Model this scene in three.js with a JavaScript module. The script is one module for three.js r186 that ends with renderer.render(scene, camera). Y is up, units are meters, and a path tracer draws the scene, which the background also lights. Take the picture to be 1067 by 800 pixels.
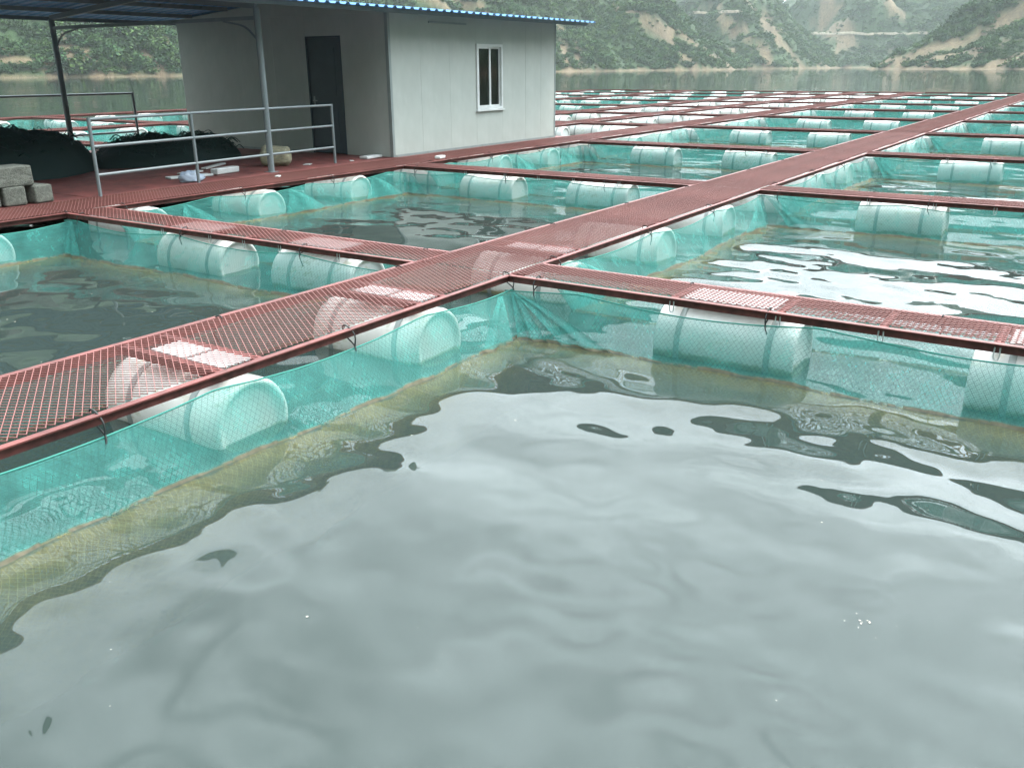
import * as THREE from 'three';
import { mergeGeometries, mergeVertices } from 'three/addons/utils/BufferGeometryUtils.js';
import { RoundedBoxGeometry } from 'three/addons/geometries/RoundedBoxGeometry.js';
import { ImprovedNoise } from 'three/addons/math/ImprovedNoise.js';

// ---------------------------------------------------------------- camera, sky, sun, exposure
const scene = new THREE.Scene();
const camera = new THREE.PerspectiveCamera(47.02, 1067 / 800, 0.05, 6000);
camera.position.set(4.218, 1.7, 6.313);
camera.rotation.order = 'YXZ';
camera.rotation.set(-0.34423, 0.58497, -0.00634);
const renderer = new THREE.WebGLRenderer({ antialias: true });
renderer.setSize(1024, 767);
renderer.toneMapping = THREE.LinearToneMapping;
renderer.toneMappingExposure = 3.5;
renderer.shadowMap.enabled = true;
const SUN = new THREE.Vector3(0.19, 0.8, -0.55).normalize();                // veiled by cloud
const noise = new ImprovedNoise();
const fbm = (x, y, z = 0, o = 4) => { let s = 0, a = 0.5, f = 1; for (let i = 0; i < o; i++) { s += a * noise.noise(x * f, y * f, z * f + i * 7.3); a *= 0.5; f *= 2.03; } return s; };
{ // bright, thinly broken overcast sky
  const w = 512, h = 256, d = new Float32Array(w * h * 4);
  for (let j = 0; j < h; j++) {
    const el = ((j + 0.5) / h - 0.5) * Math.PI, s = Math.sin(el), c = Math.cos(el);
    for (let i = 0; i < w; i++) {
      const a = (i + 0.5) / w * 2 * Math.PI;
      const n = fbm(c * Math.cos(a) * 3 + 5, s * 6, c * Math.sin(a) * 3 + 2, 5);
      const dir = [Math.cos(a - Math.PI) * c, s, Math.sin(a - Math.PI) * c], cosS = dir[0] * SUN.x + dir[1] * SUN.y + dir[2] * SUN.z;
      const L = Math.max(0.05, (0.42 + 0.1 * Math.max(0, s) + 2.6 * Math.pow(Math.max(0, 0.5 + 0.5 * cosS), 5)) * (1 + 0.95 * n));
      const k = (j * w + i) * 4;
      d[k] = 0.9 * L; d[k + 1] = 1.0 * L; d[k + 2] = 1.05 * L; d[k + 3] = 1;
    }
  }
  const sky = new THREE.DataTexture(d, w, h, THREE.RGBAFormat, THREE.FloatType);
  sky.mapping = THREE.EquirectangularReflectionMapping;
  sky.magFilter = sky.minFilter = THREE.LinearFilter; sky.needsUpdate = true;
  scene.background = sky; scene.environment = sky;
}
const sun = new THREE.DirectionalLight(0xfff6ea, 1.4);
sun.position.copy(SUN).multiplyScalar(80); sun.castShadow = true; sun.shadow.radius = 30;
Object.assign(sun.shadow.camera, { left: -40, right: 40, top: 40, bottom: -40, near: 1, far: 200 });
scene.add(sun, sun.target);
scene.fog = new THREE.FogExp2(0xdae6e6, 0.0002);

// ---------------------------------------------------------------- helpers
let seed = 20240611;
const rnd = () => { seed |= 0; seed = seed + 0x6D2B79F5 | 0; let t = Math.imul(seed ^ seed >>> 15, 1 | seed); t = t + Math.imul(t ^ t >>> 7, 61 | t) ^ t; return ((t ^ t >>> 14) >>> 0) / 4294967296; };
const rr = (a, b) => a + (b - a) * rnd();
const lerp = (a, b, t) => a + (b - a) * t, clamp = (v, a = 0, b = 1) => Math.min(b, Math.max(a, v));
const sstep = (a, b, v) => { const t = clamp((v - a) / (b - a)); return t * t * (3 - 2 * t); };
const taken = {};
const numbered = (n) => { const k = taken[n] = (taken[n] ?? -1) + 1; return k ? `${n}_${String(k).padStart(3, '0')}` : n; };
function tag(o, label, category, group, kind) {
  if (label) o.userData.label = label; if (category) o.userData.category = category;
  if (group) o.userData.group = group; if (kind) o.userData.kind = kind; return o;
}
function thing(name, label, category, pos = [0, 0, 0], group) {
  const o = new THREE.Group(); o.name = numbered(name); o.position.set(...pos); scene.add(o); return tag(o, label, category, group);
}
function part(name, g, m, parent, pos) { const o = new THREE.Mesh(g, m); o.name = name; if (pos) o.position.set(...pos); parent.add(o); return o; }
function top(name, g, m, label, category, group, kind) { const o = new THREE.Mesh(g, m); o.name = numbered(name); scene.add(o); return tag(o, label, category, group, kind); }
function copy(src, pos, label, group) { const o = src.clone(); o.name = numbered(src.name.replace(/_\d{3}$/, '')); o.position.set(...pos); o.userData = { ...src.userData }; if (label) o.userData.label = label; if (group) o.userData.group = group; scene.add(o); return o; }
// box by its limits, uv in metres
function bx(x0, x1, y0, y1, z0, z1) {
  const g = new THREE.BoxGeometry(x1 - x0, y1 - y0, z1 - z0); g.translate((x0 + x1) / 2, (y0 + y1) / 2, (z0 + z1) / 2);
  const p = g.attributes.position, n = g.attributes.normal, u = g.attributes.uv;
  for (let i = 0; i < p.count; i++) {
    const ax = Math.abs(n.getX(i)), ay = Math.abs(n.getY(i));
    u.setXY(i, ax > 0.5 ? p.getZ(i) : p.getX(i), ay > 0.5 ? p.getZ(i) : p.getY(i));
  } return g;
}
function bar(a, b, w, h) { // thin box from a to b, w across, h high
  const A = new THREE.Vector3(...a), B = new THREE.Vector3(...b), L = A.distanceTo(B);
  const g = new THREE.BoxGeometry(L, h, w); const m = new THREE.Matrix4();
  const X = B.clone().sub(A).normalize(), Z = new THREE.Vector3().crossVectors(X, new THREE.Vector3(0, 1, 0));
  if (Z.lengthSq() < 1e-6) Z.set(0, 0, 1); Z.normalize(); const Y = new THREE.Vector3().crossVectors(Z, X);
  m.makeBasis(X, Y, Z).setPosition(A.add(B).multiplyScalar(0.5)); g.applyMatrix4(m); return g;
}
function tube(pts, r, seg = 24, rad = 6) { return new THREE.TubeGeometry(new THREE.CatmullRomCurve3(pts.map((p) => new THREE.Vector3(...p))), seg, r, rad); }
function dataTex(w, h, fn, srgb = true, repeat = [1, 1]) {
  const d = new Uint8Array(w * h * 4), o = [0, 0, 0, 255];
  for (let j = 0; j < h; j++) for (let i = 0; i < w; i++) { o[3] = 255; fn(i / w, j / h, o); const k = (j * w + i) * 4; for (let c = 0; c < 4; c++) d[k + c] = clamp(o[c], 0, 255); }
  const t = new THREE.DataTexture(d, w, h); t.wrapS = t.wrapT = THREE.RepeatWrapping; t.magFilter = THREE.LinearFilter; t.minFilter = THREE.LinearFilter;
  if (srgb) t.colorSpace = THREE.SRGBColorSpace; t.repeat.set(...repeat); t.needsUpdate = true; return t;
}
// noise that repeats over the unit square
const P = (u, v, f, o = 4, z = 0) => { let s = 0, a = 0.5; for (let k = 0; k < o; k++) { const F = f * 2 ** k, U = u * F, V = v * F; // blend the wrap
  const n = (x, y) => noise.noise(x + z, y - z, z * 1.7 + k * 3.1); const bu = u, bv = v;
  s += a * ((1 - bu) * (1 - bv) * n(U, V) + bu * (1 - bv) * n(U - F, V) + (1 - bu) * bv * n(U, V - F) + bu * bv * n(U - F, V - F)); a *= 0.5; } return s; };
const tile = (N, f, o, z) => { const d = new Float32Array(N * N); for (let j = 0; j < N; j++) for (let i = 0; i < N; i++) d[j * N + i] = P(i / N, j / N, f, o, z);
  return (u, v) => { u = (u - Math.floor(u)) * N; v = (v - Math.floor(v)) * N; const i = u | 0, j = v | 0, a = u - i, b = v - j, i1 = (i + 1) % N, j1 = (j + 1) % N; return lerp(lerp(d[j * N + i], d[j * N + i1], a), lerp(d[j1 * N + i], d[j1 * N + i1], a), b); }; };
const lin = (r, g, b) => new THREE.Color().setRGB(r, g, b);

// ---------------------------------------------------------------- materials
const WATER = -0.47;
const texRed = dataTex(256, 256, (u, v, o) => {
  const n = P(u, v, 5, 5, 1), s = P(u, v, 22, 3, 9), k = 1 + 0.5 * n + 0.35 * s; const pale = sstep(0.16, 0.34, P(u, v, 9, 4, 21));
  o[0] = 214 * k + 30 * pale; o[1] = 196 * k + 44 * pale; o[2] = 192 * k + 44 * pale;
}, true, [0.9, 0.9]);
const M = {};
M.red = new THREE.MeshStandardMaterial({ color: lin(0.21, 0.071, 0.065), map: texRed, roughness: 0.6 });
M.grate = new THREE.MeshStandardMaterial({ color: lin(0.325, 0.15, 0.14), map: texRed, roughness: 0.55 });
M.deck = new THREE.MeshStandardMaterial({ color: lin(0.21, 0.071, 0.065), map: texRed, roughness: 0.65, bumpMap: texRed, bumpScale: 0.002 });
const texGrime = dataTex(256, 256, (u, v, o) => { const n = P(u, v, 4, 5, 4), s = sstep(0.1, 0.4, P(u, v, 10, 4, 13)); const k = 238 + 40 * n; o[0] = k - 30 * s; o[1] = k - 32 * s; o[2] = k - 44 * s; });
const drumMat = (z, c, amt) => new THREE.MeshStandardMaterial({ color: lin(...c), roughness: 0.42, map: dataTex(256, 256, (u, v, o) => { // scuffed white plastic, algae up to the waterline
  const n = P(u, v, 4, 5, z), f = P(u, v, 18, 3, z + 3), k = 240 + 34 * n, y = (v - 0.5) * 0.62, s = sstep(-0.055, -0.1, y + 0.09 * n + 0.03 * f) , d = amt * sstep(0.08, 0.3, f + n);
  o[0] = lerp(k - 40 * d, 132 + 50 * f, s * 0.75); o[1] = lerp(k - 40 * d, 128 + 50 * f, s * 0.75); o[2] = lerp(k - 56 * d, 88 + 40 * f, s * 0.75); }) });
M.drums = [drumMat(4, [0.76, 0.78, 0.76], 0.4), drumMat(14, [0.71, 0.74, 0.72], 0.8), drumMat(27, [0.77, 0.77, 0.73], 0.6)]; M.drum = M.drums[0];
M.strap = new THREE.MeshStandardMaterial({ color: lin(0.36, 0.41, 0.4), roughness: 0.5, metalness: 0.2, map: texGrime });
M.galv = new THREE.MeshStandardMaterial({ color: lin(0.24, 0.275, 0.29), roughness: 0.5, metalness: 0.3, map: texGrime });
M.black = new THREE.MeshStandardMaterial({ color: lin(0.02, 0.022, 0.022), roughness: 0.7 });
M.rope = new THREE.MeshStandardMaterial({ color: lin(0.05, 0.24, 0.2), roughness: 0.9 });
const NETH = 1.6;
M.net = (() => { // fine teal mesh with a coarse knotted net over it; scum at the waterline, algae below it
  const nA = tile(160, 6, 4, 3), nB = tile(320, 40, 2, 8), nC = tile(160, 7, 4, 31);
  const t = dataTex(1600, 1600, (u, v, o) => {
    const X = u * 1600, Y = v * 1600, y = (v - 1) * NETH;              // one texel is 1 mm
    const n = nA(u, v), f = nB(u, v);
    const fine = Math.min(Math.abs(((X + Y * 0.04 + 1600) % 10) - 5), Math.abs((Y % 10) - 5)) > 2.1 ? 0 : 1;
    const dA = ((X + Y * 0.9 + 26 * n + 3200) % 40) - 20, dB = ((X - Y * 0.9 + 26 * n + 3200) % 40) - 20;
    const line = Math.min(Math.abs(dA), Math.abs(dB)) < 1.6 ? 1 : 0;
    const k = 1 + 0.4 * n + 0.2 * f;
    let r = 80 * k, g = 160 * k, b = 152 * k, a = 0.15 + 0.4 * fine + 0.22 * n;
    if (line) { r = 58; g = 104; b = 98; a = 0.72; }
    const edge = WATER + 0.002 + 0.05 * nC(u, v * 0.2);       // ragged upper outline of the algae
    const w = sstep(edge + 0.012, edge - 0.01, y), scum = sstep(0.024, 0.006, Math.abs(y - edge)) * sstep(-0.3, 0.0, f + n);
    r = lerp(r, 200 + 60 * f, w); g = lerp(g, 154 + 55 * f, w); b = lerp(b, 84 + 40 * f, w); a = lerp(a, line ? 0.95 : 0.62 + 0.3 * n, w);
    r = lerp(r, 104 + 90 * f, scum); g = lerp(g, 98 + 80 * f, scum); b = lerp(b, 82 + 70 * f, scum); a = lerp(a, 0.9, scum);
    o[0] = r; o[1] = g; o[2] = b; o[3] = 255 * clamp(a, 0.05, 1);
  });
  return new THREE.MeshPhysicalMaterial({ map: t, transparent: true, side: THREE.DoubleSide, roughness: 0.85, transmission: 0.3, thickness: 0, specularIntensity: 0.2 });
})();
const texWall = dataTex(256, 256, (u, v, o) => { const n = P(u, v * 0.4, 5, 4, 17), k = 236 + 22 * n; o[0] = k; o[1] = k; o[2] = k - 2; });
M.wall = new THREE.MeshStandardMaterial({ color: lin(0.48, 0.51, 0.49), roughness: 0.4, map: texWall });
M.trim = new THREE.MeshStandardMaterial({ color: lin(0.3, 0.34, 0.34), roughness: 0.4, metalness: 0.2, map: texGrime });
M.white = new THREE.MeshStandardMaterial({ color: lin(0.7, 0.72, 0.72), roughness: 0.35, map: texGrime });
M.glass = new THREE.MeshPhysicalMaterial({ color: lin(0.4, 0.46, 0.46), transmission: 1, thickness: 0, roughness: 0.03, ior: 1.5 });
M.door = new THREE.MeshStandardMaterial({ color: lin(0.05, 0.075, 0.1), roughness: 0.5, map: texGrime });
M.roof = new THREE.MeshStandardMaterial({ color: lin(0.19, 0.42, 0.76), roughness: 0.4, side: THREE.DoubleSide, map: texGrime });
M.inside = new THREE.MeshStandardMaterial({ color: lin(0.07, 0.07, 0.068), roughness: 0.9 });
M.fabricDark = new THREE.MeshStandardMaterial({ color: lin(0.018, 0.04, 0.04), roughness: 0.95, side: THREE.DoubleSide });
M.fibre = new THREE.MeshStandardMaterial({ color: lin(0.02, 0.055, 0.052), roughness: 0.9, side: THREE.DoubleSide });
const texStone = dataTex(256, 256, (u, v, o) => { const n = P(u, v, 6, 5, 2), s = P(u, v, 40, 2, 5); const k = 200 * (1 + 0.5 * n + 0.5 * s); o[0] = k * 1.02; o[1] = k; o[2] = k * 0.93; });
M.stone = new THREE.MeshStandardMaterial({ color: lin(0.225, 0.245, 0.245), map: texStone, roughness: 0.95, bumpMap: texStone, bumpScale: 0.02 });

// ---------------------------------------------------------------- water, lake bed, hills
{
  const N = 1024, T = 24, d = new Float32Array(N * N * 4), waves = [];
  for (let k = 0; k < 54; k++) {
    const lam = 0.26 * Math.pow(8.5, rnd()), th = (rnd() < 0.75 ? rr(-0.7, 0.6) : rr(-1.5, 1.5)), kk = T / lam;
    const kx = Math.round(kk * Math.sin(th)), kz = Math.round(kk * Math.cos(th));
    waves.push([kx, kz, rr(0, 6.283), 0.0021 * Math.pow(lam, 1.15) * rr(0.5, 1.2), lam]);
  }
  const amp = (x, z) => { // livelier towards the open cages on the right, quiet in the lee of the cabin
    const e = 0.46 + 0.62 * sstep(-2, 2.5, x) * (1 + 0.25 * sstep(1.2, 4.0, z)); return e * (1 + 0.9 * fbm(x * 0.35, z * 0.35, 3, 3)); };
  const A = new Float32Array(N * N), env = 64, E = new Float32Array(env * env);
  for (let j = 0; j < env; j++) for (let i = 0; i < env; i++) E[j * env + i] = Math.max(0.12, amp((i / env - 0.5) * T, (j / env - 0.5) * T));
  for (let j = 0; j < N; j++) for (let i = 0; i < N; i++) {
    const u = i / N * 2 * Math.PI, v = j / N * 2 * Math.PI; let h = 0;
    const wx = 0.012 * Math.sin(3 * v + 1) + 0.01 * Math.sin(7 * u + 5 * v), wz = 0.012 * Math.sin(4 * u + 2);
    for (const w of waves) { const s = Math.sin(w[0] * (u + wx) + w[1] * (v + wz) + w[2]); h += w[3] * (s + 0.3 * s * Math.abs(s)); }
    const ei = i / N * env, ej = j / N * env, i0 = ei | 0, j0 = ej | 0, i1 = (i0 + 1) % env, j1 = (j0 + 1) % env, a = ei - i0, b = ej - j0;
    const e = lerp(lerp(E[j0 * env + i0], E[j0 * env + i1], a), lerp(E[j1 * env + i0], E[j1 * env + i1], a), b);
    A[j * N + i] = h * e;
  }
  const S = 0.06;
  for (let k = 0; k < N * N; k++) { const v = A[k] / S + 0.5; d[k * 4] = d[k * 4 + 1] = d[k * 4 + 2] = v; d[k * 4 + 3] = 1; }
  const t = new THREE.DataTexture(d, N, N, THREE.RGBAFormat, THREE.FloatType); t.wrapS = t.wrapT = THREE.RepeatWrapping; t.magFilter = THREE.LinearFilter; t.minFilter = THREE.LinearFilter; t.needsUpdate = true;
  const calm = dataTex(256, 256, (u, v, o) => { const q = 4 + 3 * P(u, v, 4, 3, 6); o[0] = o[1] = o[2] = q; }, false);            // smooth, slightly ruffled in patches
  M.water = new THREE.MeshPhysicalMaterial({ color: lin(0.45, 0.65, 0.59), roughness: 1, roughnessMap: calm, ior: 1.34, transmission: 0.95, thickness: 1, attenuationColor: lin(0.34, 0.37, 0.17), attenuationDistance: 0.75, bumpMap: t, bumpScale: S });
  const sheet = (rects) => mergeGeometries(rects.map(([x0, x1, z0, z1]) => { const g = new THREE.PlaneGeometry(x1 - x0, z1 - z0, 8, 8); g.rotateX(-Math.PI / 2); g.translate((x0 + x1) / 2, 0, (z0 + z1) / 2); const p = g.attributes.position, uv = g.attributes.uv; for (let k = 0; k < p.count; k++) uv.setXY(k, p.getX(k) / T + 0.5, p.getZ(k) / T + 0.5); return g; }));
  const w = top('water', sheet([[-34, 14, -13.6, 14]]), M.water, 'calm grey green water lying in and around the nearer cages', 'water', null, 'structure'); w.position.y = WATER;
  const mid = M.water.clone(); mid.bumpScale = S * 0.5;
  const w1 = top('water', sheet([[-34, 14, -62, -13.6]]), mid, 'calmer green water in the far rows of cages past the cabin', 'water', null, 'structure'); w1.position.y = WATER;
  const open = M.water.clone(); open.bumpScale = S * 0.22;               // the open reservoir lies stiller than the trodden raft
  const w2 = top('lake_water', sheet([[-2100, -34, -2100, 2100], [14, 2100, -2100, 2100], [-34, 14, -2100, -62], [-34, 14, 14, 2100]]), open, 'still green open reservoir between the raft and the hills', 'water', null, 'structure'); w2.position.y = WATER;
  const bed = top('lake_bed', new THREE.PlaneGeometry(4200, 4200).rotateX(-Math.PI / 2), new THREE.MeshStandardMaterial({ color: lin(0.04, 0.055, 0.035), roughness: 1 }), 'dark murky bed under the reservoir water', 'lake bed', null, 'structure'); bed.position.y = -7;
}
const HEAD = -0.58497;                                                     // bearing of the valley's axis, from -z
const polar = (deg, r) => { const b = deg * Math.PI / 180 + HEAD; return [4.2 + r * Math.sin(b), 6.3 - r * Math.cos(b)]; };
const LAND = [
  { slope: 0.78, p: [[-84, 250], [-60, 275], [-45, 300], [-29, 330], [-19, 348], [-8, 392], [2, 455], [8, 525], [11.5, 560], [13.2, 585], [14.2, 650], [13, 760], [11.5, 900], [11, 2000], [-84, 2000]] },
  { slope: 0.85, p: [[8, 760], [11.8, 700], [14, 688], [16, 700], [18, 745], [19.4, 830], [19.5, 980], [18, 2000], [4, 2000]] },
  { slope: 0.62, p: [[12, 1000], [17, 905], [20, 880], [24, 868], [32, 850], [60, 800], [84, 800], [84, 2000], [10, 2000]] },
  { slope: 0.95, p: [[46, 420], [60, 335], [84, 270], [100, 250], [140, 215], [180, 205], [220, 215], [260, 240], [277, 252], [277, 1300], [250, 1300], [220, 1300], [180, 1300], [140, 1300], [100, 1300], [84, 1300], [46, 1300]] },  // unseen hills behind and to the right, added steep to shade the porch
  { slope: 0.5, p: [[21.0, 575], [22.5, 545], [25, 515], [29, 475], [40, 400], [60, 330], [84, 300], [84, 1200], [40, 1200], [28, 900], [23.5, 700], [21.4, 610]] },
].map((l) => ({ slope: l.slope, p: l.p.map(([a, r]) => polar(a, r)) }));
function inland(poly, x, z) { let best = 1e18, ins = false; for (let i = 0, j = poly.length - 1; i < poly.length; j = i++) {
  const [ax, az] = poly[j], [cx, cz] = poly[i], dx = cx - ax, dz = cz - az, t = clamp(((x - ax) * dx + (z - az) * dz) / (dx * dx + dz * dz)); const ex = x - ax - t * dx, ez = z - az - t * dz; best = Math.min(best, ex * ex + ez * ez);
  if ((az > z) !== (cz > z) && x < ax + (z - az) / (cz - az) * (cx - ax)) ins = !ins; } return ins ? Math.sqrt(best) : -Math.sqrt(best); }
function ground(x, z) {
  let h = -4, which = -1; const wob = 16 * fbm(x / 70, z / 70, 1, 3);
  LAND.forEach((l, k) => { let dd = inland(l.p, x, z) + (wob); if (dd > -25) { const rough = 1 + 0.85 * fbm(x / 55, z / 55, 4 + k, 4); const v = WATER + l.slope * (dd < 0 ? dd * 0.3 : dd * rough * (dd < 150 ? 1 : 1 - 0.0007 * Math.min(600, dd - 150))) + (dd > 3 ? 3 * fbm(x / 16, z / 16, 9, 3) : 0); if (v > h) { h = v; which = k; } } });
  return [h, which];
}
// bare earth: slides and scars [bearing, distance, half width across, half length, strength], the drawdown rim and road cuts
const SEEN = [[688, 28, 765, 72, 6], [655, 12, 700, 45, 4.5], [640, 2, 690, 30, 4], [735, 5, 800, 60, 5.5], [783, 5, 815, 45, 10], [815, 45, 835, 70, 5], [858, 18, 885, 45, 10], [885, 45, 868, 56, 6], [840, 55, 862, 70, 4], [920, 68, 1000, 45, 9], [1000, 45, 1067, 15, 8], [960, 68, 1020, 55, 8], [1035, 70, 1067, 58, 10], [932, 4, 938, 11, 7],
  [5, 62, 40, 72, 4], [60, 52, 75, 72, 2.5], [62, 40, 100, 70, 2.5], [0, 74, 60, 76, 2], [430, 2, 505, 14, 5], [600, 46, 605, 70, 3], [585, 30, 590, 70, 3], [150, 60, 168, 74, 2], [710, 62, 722, 71, 4], [755, 48, 775, 71, 4]];
const SCARS = [];
for (const [x0, y0, x1, y1, w] of SEEN) for (let i = 0; i <= 12; i++) { // where the sight line to each slide meets the slope
  const d = new THREE.Vector3((lerp(x0, x1, i / 12) - 533.5) / 919.6, (400 - lerp(y0, y1, i / 12)) / 919.6, -1).applyEuler(camera.rotation), hl = Math.hypot(d.x, d.z), b = Math.atan2(d.x, -d.z);
  for (let r = 250; r < 1300; r += 4) { const x = 4.2 + r * Math.sin(b), z = 6.3 - r * Math.cos(b); if (ground(x, z)[0] > 1.7 + r * d.y / hl) { SCARS.push([x, z, w * 0.52 * r / 600 + 0.8]); break; } }
}
function bare(x, z, h) {
  let s = 0; const n = fbm(x / 14, z / 14, 2, 4);
  for (const q of SCARS) { const dx = x - q[0], dz = z - q[1]; if (dx * dx + dz * dz < 1200) s = Math.max(s, 0.9 * sstep(1.35, 0.7, Math.hypot(dx, dz) / q[2] + 1.5 * n + 0.8 * fbm(x / 4, z / 4, 5, 2))); }
  s = Math.max(s, sstep(1.5, 0.7, h - WATER + 2.4 * n)); return clamp(Math.max(s, sstep(0.3, 0.45, n) * 0.5));
}
{
  const na = 760, nr = 170, pos = [], col = [], uv = [], idx = [], c = new THREE.Color();
  for (let j = 0; j <= nr; j++) for (let i = 0; i <= na; i++) {
    const f = i / na, a = f < 0.66 ? lerp(-40, 40, f / 0.66) : lerp(40, 320, (f - 0.66) / 0.34), t = j / nr, r = 235 + 260 * t + 900 * t * t, [x, z] = polar(a, r), [h] = ground(x, z);
    pos.push(x, h, z); uv.push(x / 9, z / 9);
    const b = bare(x, z, h), n = fbm(x / 22, z / 22, 6, 4), m = fbm(x / 6, z / 6, 8, 2);
    c.setRGB(lerp(0.03, 0.19, b), lerp(0.072, 0.142, b), lerp(0.022, 0.095, b)).multiplyScalar(1 + 0.7 * n + 0.5 * m);
    col.push(c.r, c.g, c.b);
  }
  for (let j = 0; j < nr; j++) for (let i = 0; i < na; i++) { const a = j * (na + 1) + i, b = a + na + 1; idx.push(a, a + 1, b, b, a + 1, b + 1); }
  const g = new THREE.BufferGeometry(); g.setAttribute('position', new THREE.Float32BufferAttribute(pos, 3)); g.setAttribute('color', new THREE.Float32BufferAttribute(col, 3)); g.setAttribute('uv', new THREE.Float32BufferAttribute(uv, 2)); g.setIndex(idx); g.computeVertexNormals();
  top('hills', g, new THREE.MeshStandardMaterial({ vertexColors: true, roughness: 1, map: texStone, bumpMap: texStone, bumpScale: 0.5, side: THREE.DoubleSide }), 'steep green and tan hillsides rising from the far shore', 'hills', null, 'structure');
  // scrub and trees on them, far too many to count
  const leaf = [];
  for (let k = 0; k < 200; k++) {
    const u = rnd() * 2 - 1, a = rnd() * 6.283, q = Math.sqrt(1 - u * u), rad = Math.pow(rnd(), 0.4) * (0.75 + 0.35 * Math.sin(a * 3 + 2 * u));
    const g0 = new THREE.PlaneGeometry(rr(0.12, 0.26), rr(0.12, 0.26)); g0.rotateX(rr(0, 6)); g0.rotateY(rr(0, 6)); g0.translate(rad * q * Math.cos(a), 0.5 + 0.55 * rad * u, rad * q * Math.sin(a)); leaf.push(g0);
  }
  const clump = mergeGeometries(leaf), spots = [];
  for (let k = 0; k < 210000 && spots.length < 64000; k++) {
    const a = lerp(-36, 36, rnd()), r = 250 + 820 * Math.pow(rnd(), 1.1), [x, z] = polar(a, r), [h] = ground(x, z);
    if (h < WATER + 0.9 || h > 75) continue; const b = bare(x, z, h); if (rnd() < b * 1.02) continue;
    const n = fbm(x / 30, z / 30, 11, 3); if (rnd() > 0.85 + 1.3 * n) continue;
    spots.push([x, h, z, n - (r > 480 ? 0.12 : 0)]);
  }
  const im = new THREE.InstancedMesh(clump, new THREE.MeshStandardMaterial({ color: 0xffffff, roughness: 1, side: THREE.DoubleSide }), spots.length);
  const m4 = new THREE.Matrix4(), q4 = new THREE.Quaternion(), e = new THREE.Euler();
  spots.forEach(([x, h, z, n], i) => { const s = (0.9 + 2.2 * Math.pow(rnd(), 3)) * (1 + 1.2 * Math.max(-0.2, n)); e.set(0, rr(0, 6.28), 0); q4.setFromEuler(e);
    m4.compose(new THREE.Vector3(x, h - 0.25 * s, z), q4, new THREE.Vector3(s * rr(0.9, 1.6), s * rr(0.8, 1.5), s * rr(0.9, 1.6))); im.setMatrixAt(i, m4);
    const k = rr(0.65, 1.35), y = rnd(); im.setColorAt(i, c.setRGB(lerp(0.018, 0.05, y) * k, lerp(0.06, 0.096, y) * k, lerp(0.02, 0.02, y) * k)); });
  im.name = 'hillside_scrub'; scene.add(im); tag(im, 'dense green scrub and trees covering the far hillsides', 'scrub', null, 'stuff');
  // road benches cut into the far slopes
  const road = (pts, w, label) => { const v = [], ix = []; pts.forEach(([a, r, y], i) => { for (const s of [-1, 1]) { const [x, z] = polar(a, r + s * w); v.push(x, y + (s < 0 ? -1.5 : 0), z); } if (i) { const k = i * 2; ix.push(k - 2, k - 1, k, k - 1, k + 1, k); } });
    const up = v.slice(); for (let i = 1; i < up.length; i += 3) up[i] += 1.4; const nV = v.length / 3, all = up.concat(v), ia = ix.concat(ix.map((q) => q + nV)); for (let i = 2; i < nV; i += 2) ia.push(i - 2, i, i - 2 + nV, i, i + nV, i - 2 + nV);
    const g2 = new THREE.BufferGeometry(); g2.setAttribute('position', new THREE.Float32BufferAttribute(all, 3)); g2.setAttribute('uv', new THREE.Float32BufferAttribute(all.flatMap((q, i) => i % 3 === 0 ? [q / 9, all[i + 2] / 9] : []), 2)); g2.setIndex(ia); g2.computeVertexNormals();
    top('hill_road', g2, new THREE.MeshStandardMaterial({ color: lin(0.3, 0.28, 0.24), roughness: 1, map: texStone, side: THREE.DoubleSide }), label, 'road', null, 'structure'); };
  const along = (a0, a1, r0, y0, y1) => { const o = []; for (let i = 0; i <= 24; i++) { const a = lerp(a0, a1, i / 24), y = lerp(y0, y1, i / 24) + Math.sin(i * 0.9) * 0.5; let r = r0; for (let k = 0; k < 400; k++) { const [x, z] = polar(a, r); if (ground(x, z)[0] > y - 0.6) break; r += 2; } o.push([a, r, y]); } return o; };
  road(along(6.5, 14, 640, 50, 40, 0), 4, 'pale road bench cut across the scarred cliff slope');
  road(along(17.6, 23.8, 780, 31, 28, 0), 3, 'pale road line crossing the hazy far hill');
}

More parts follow.
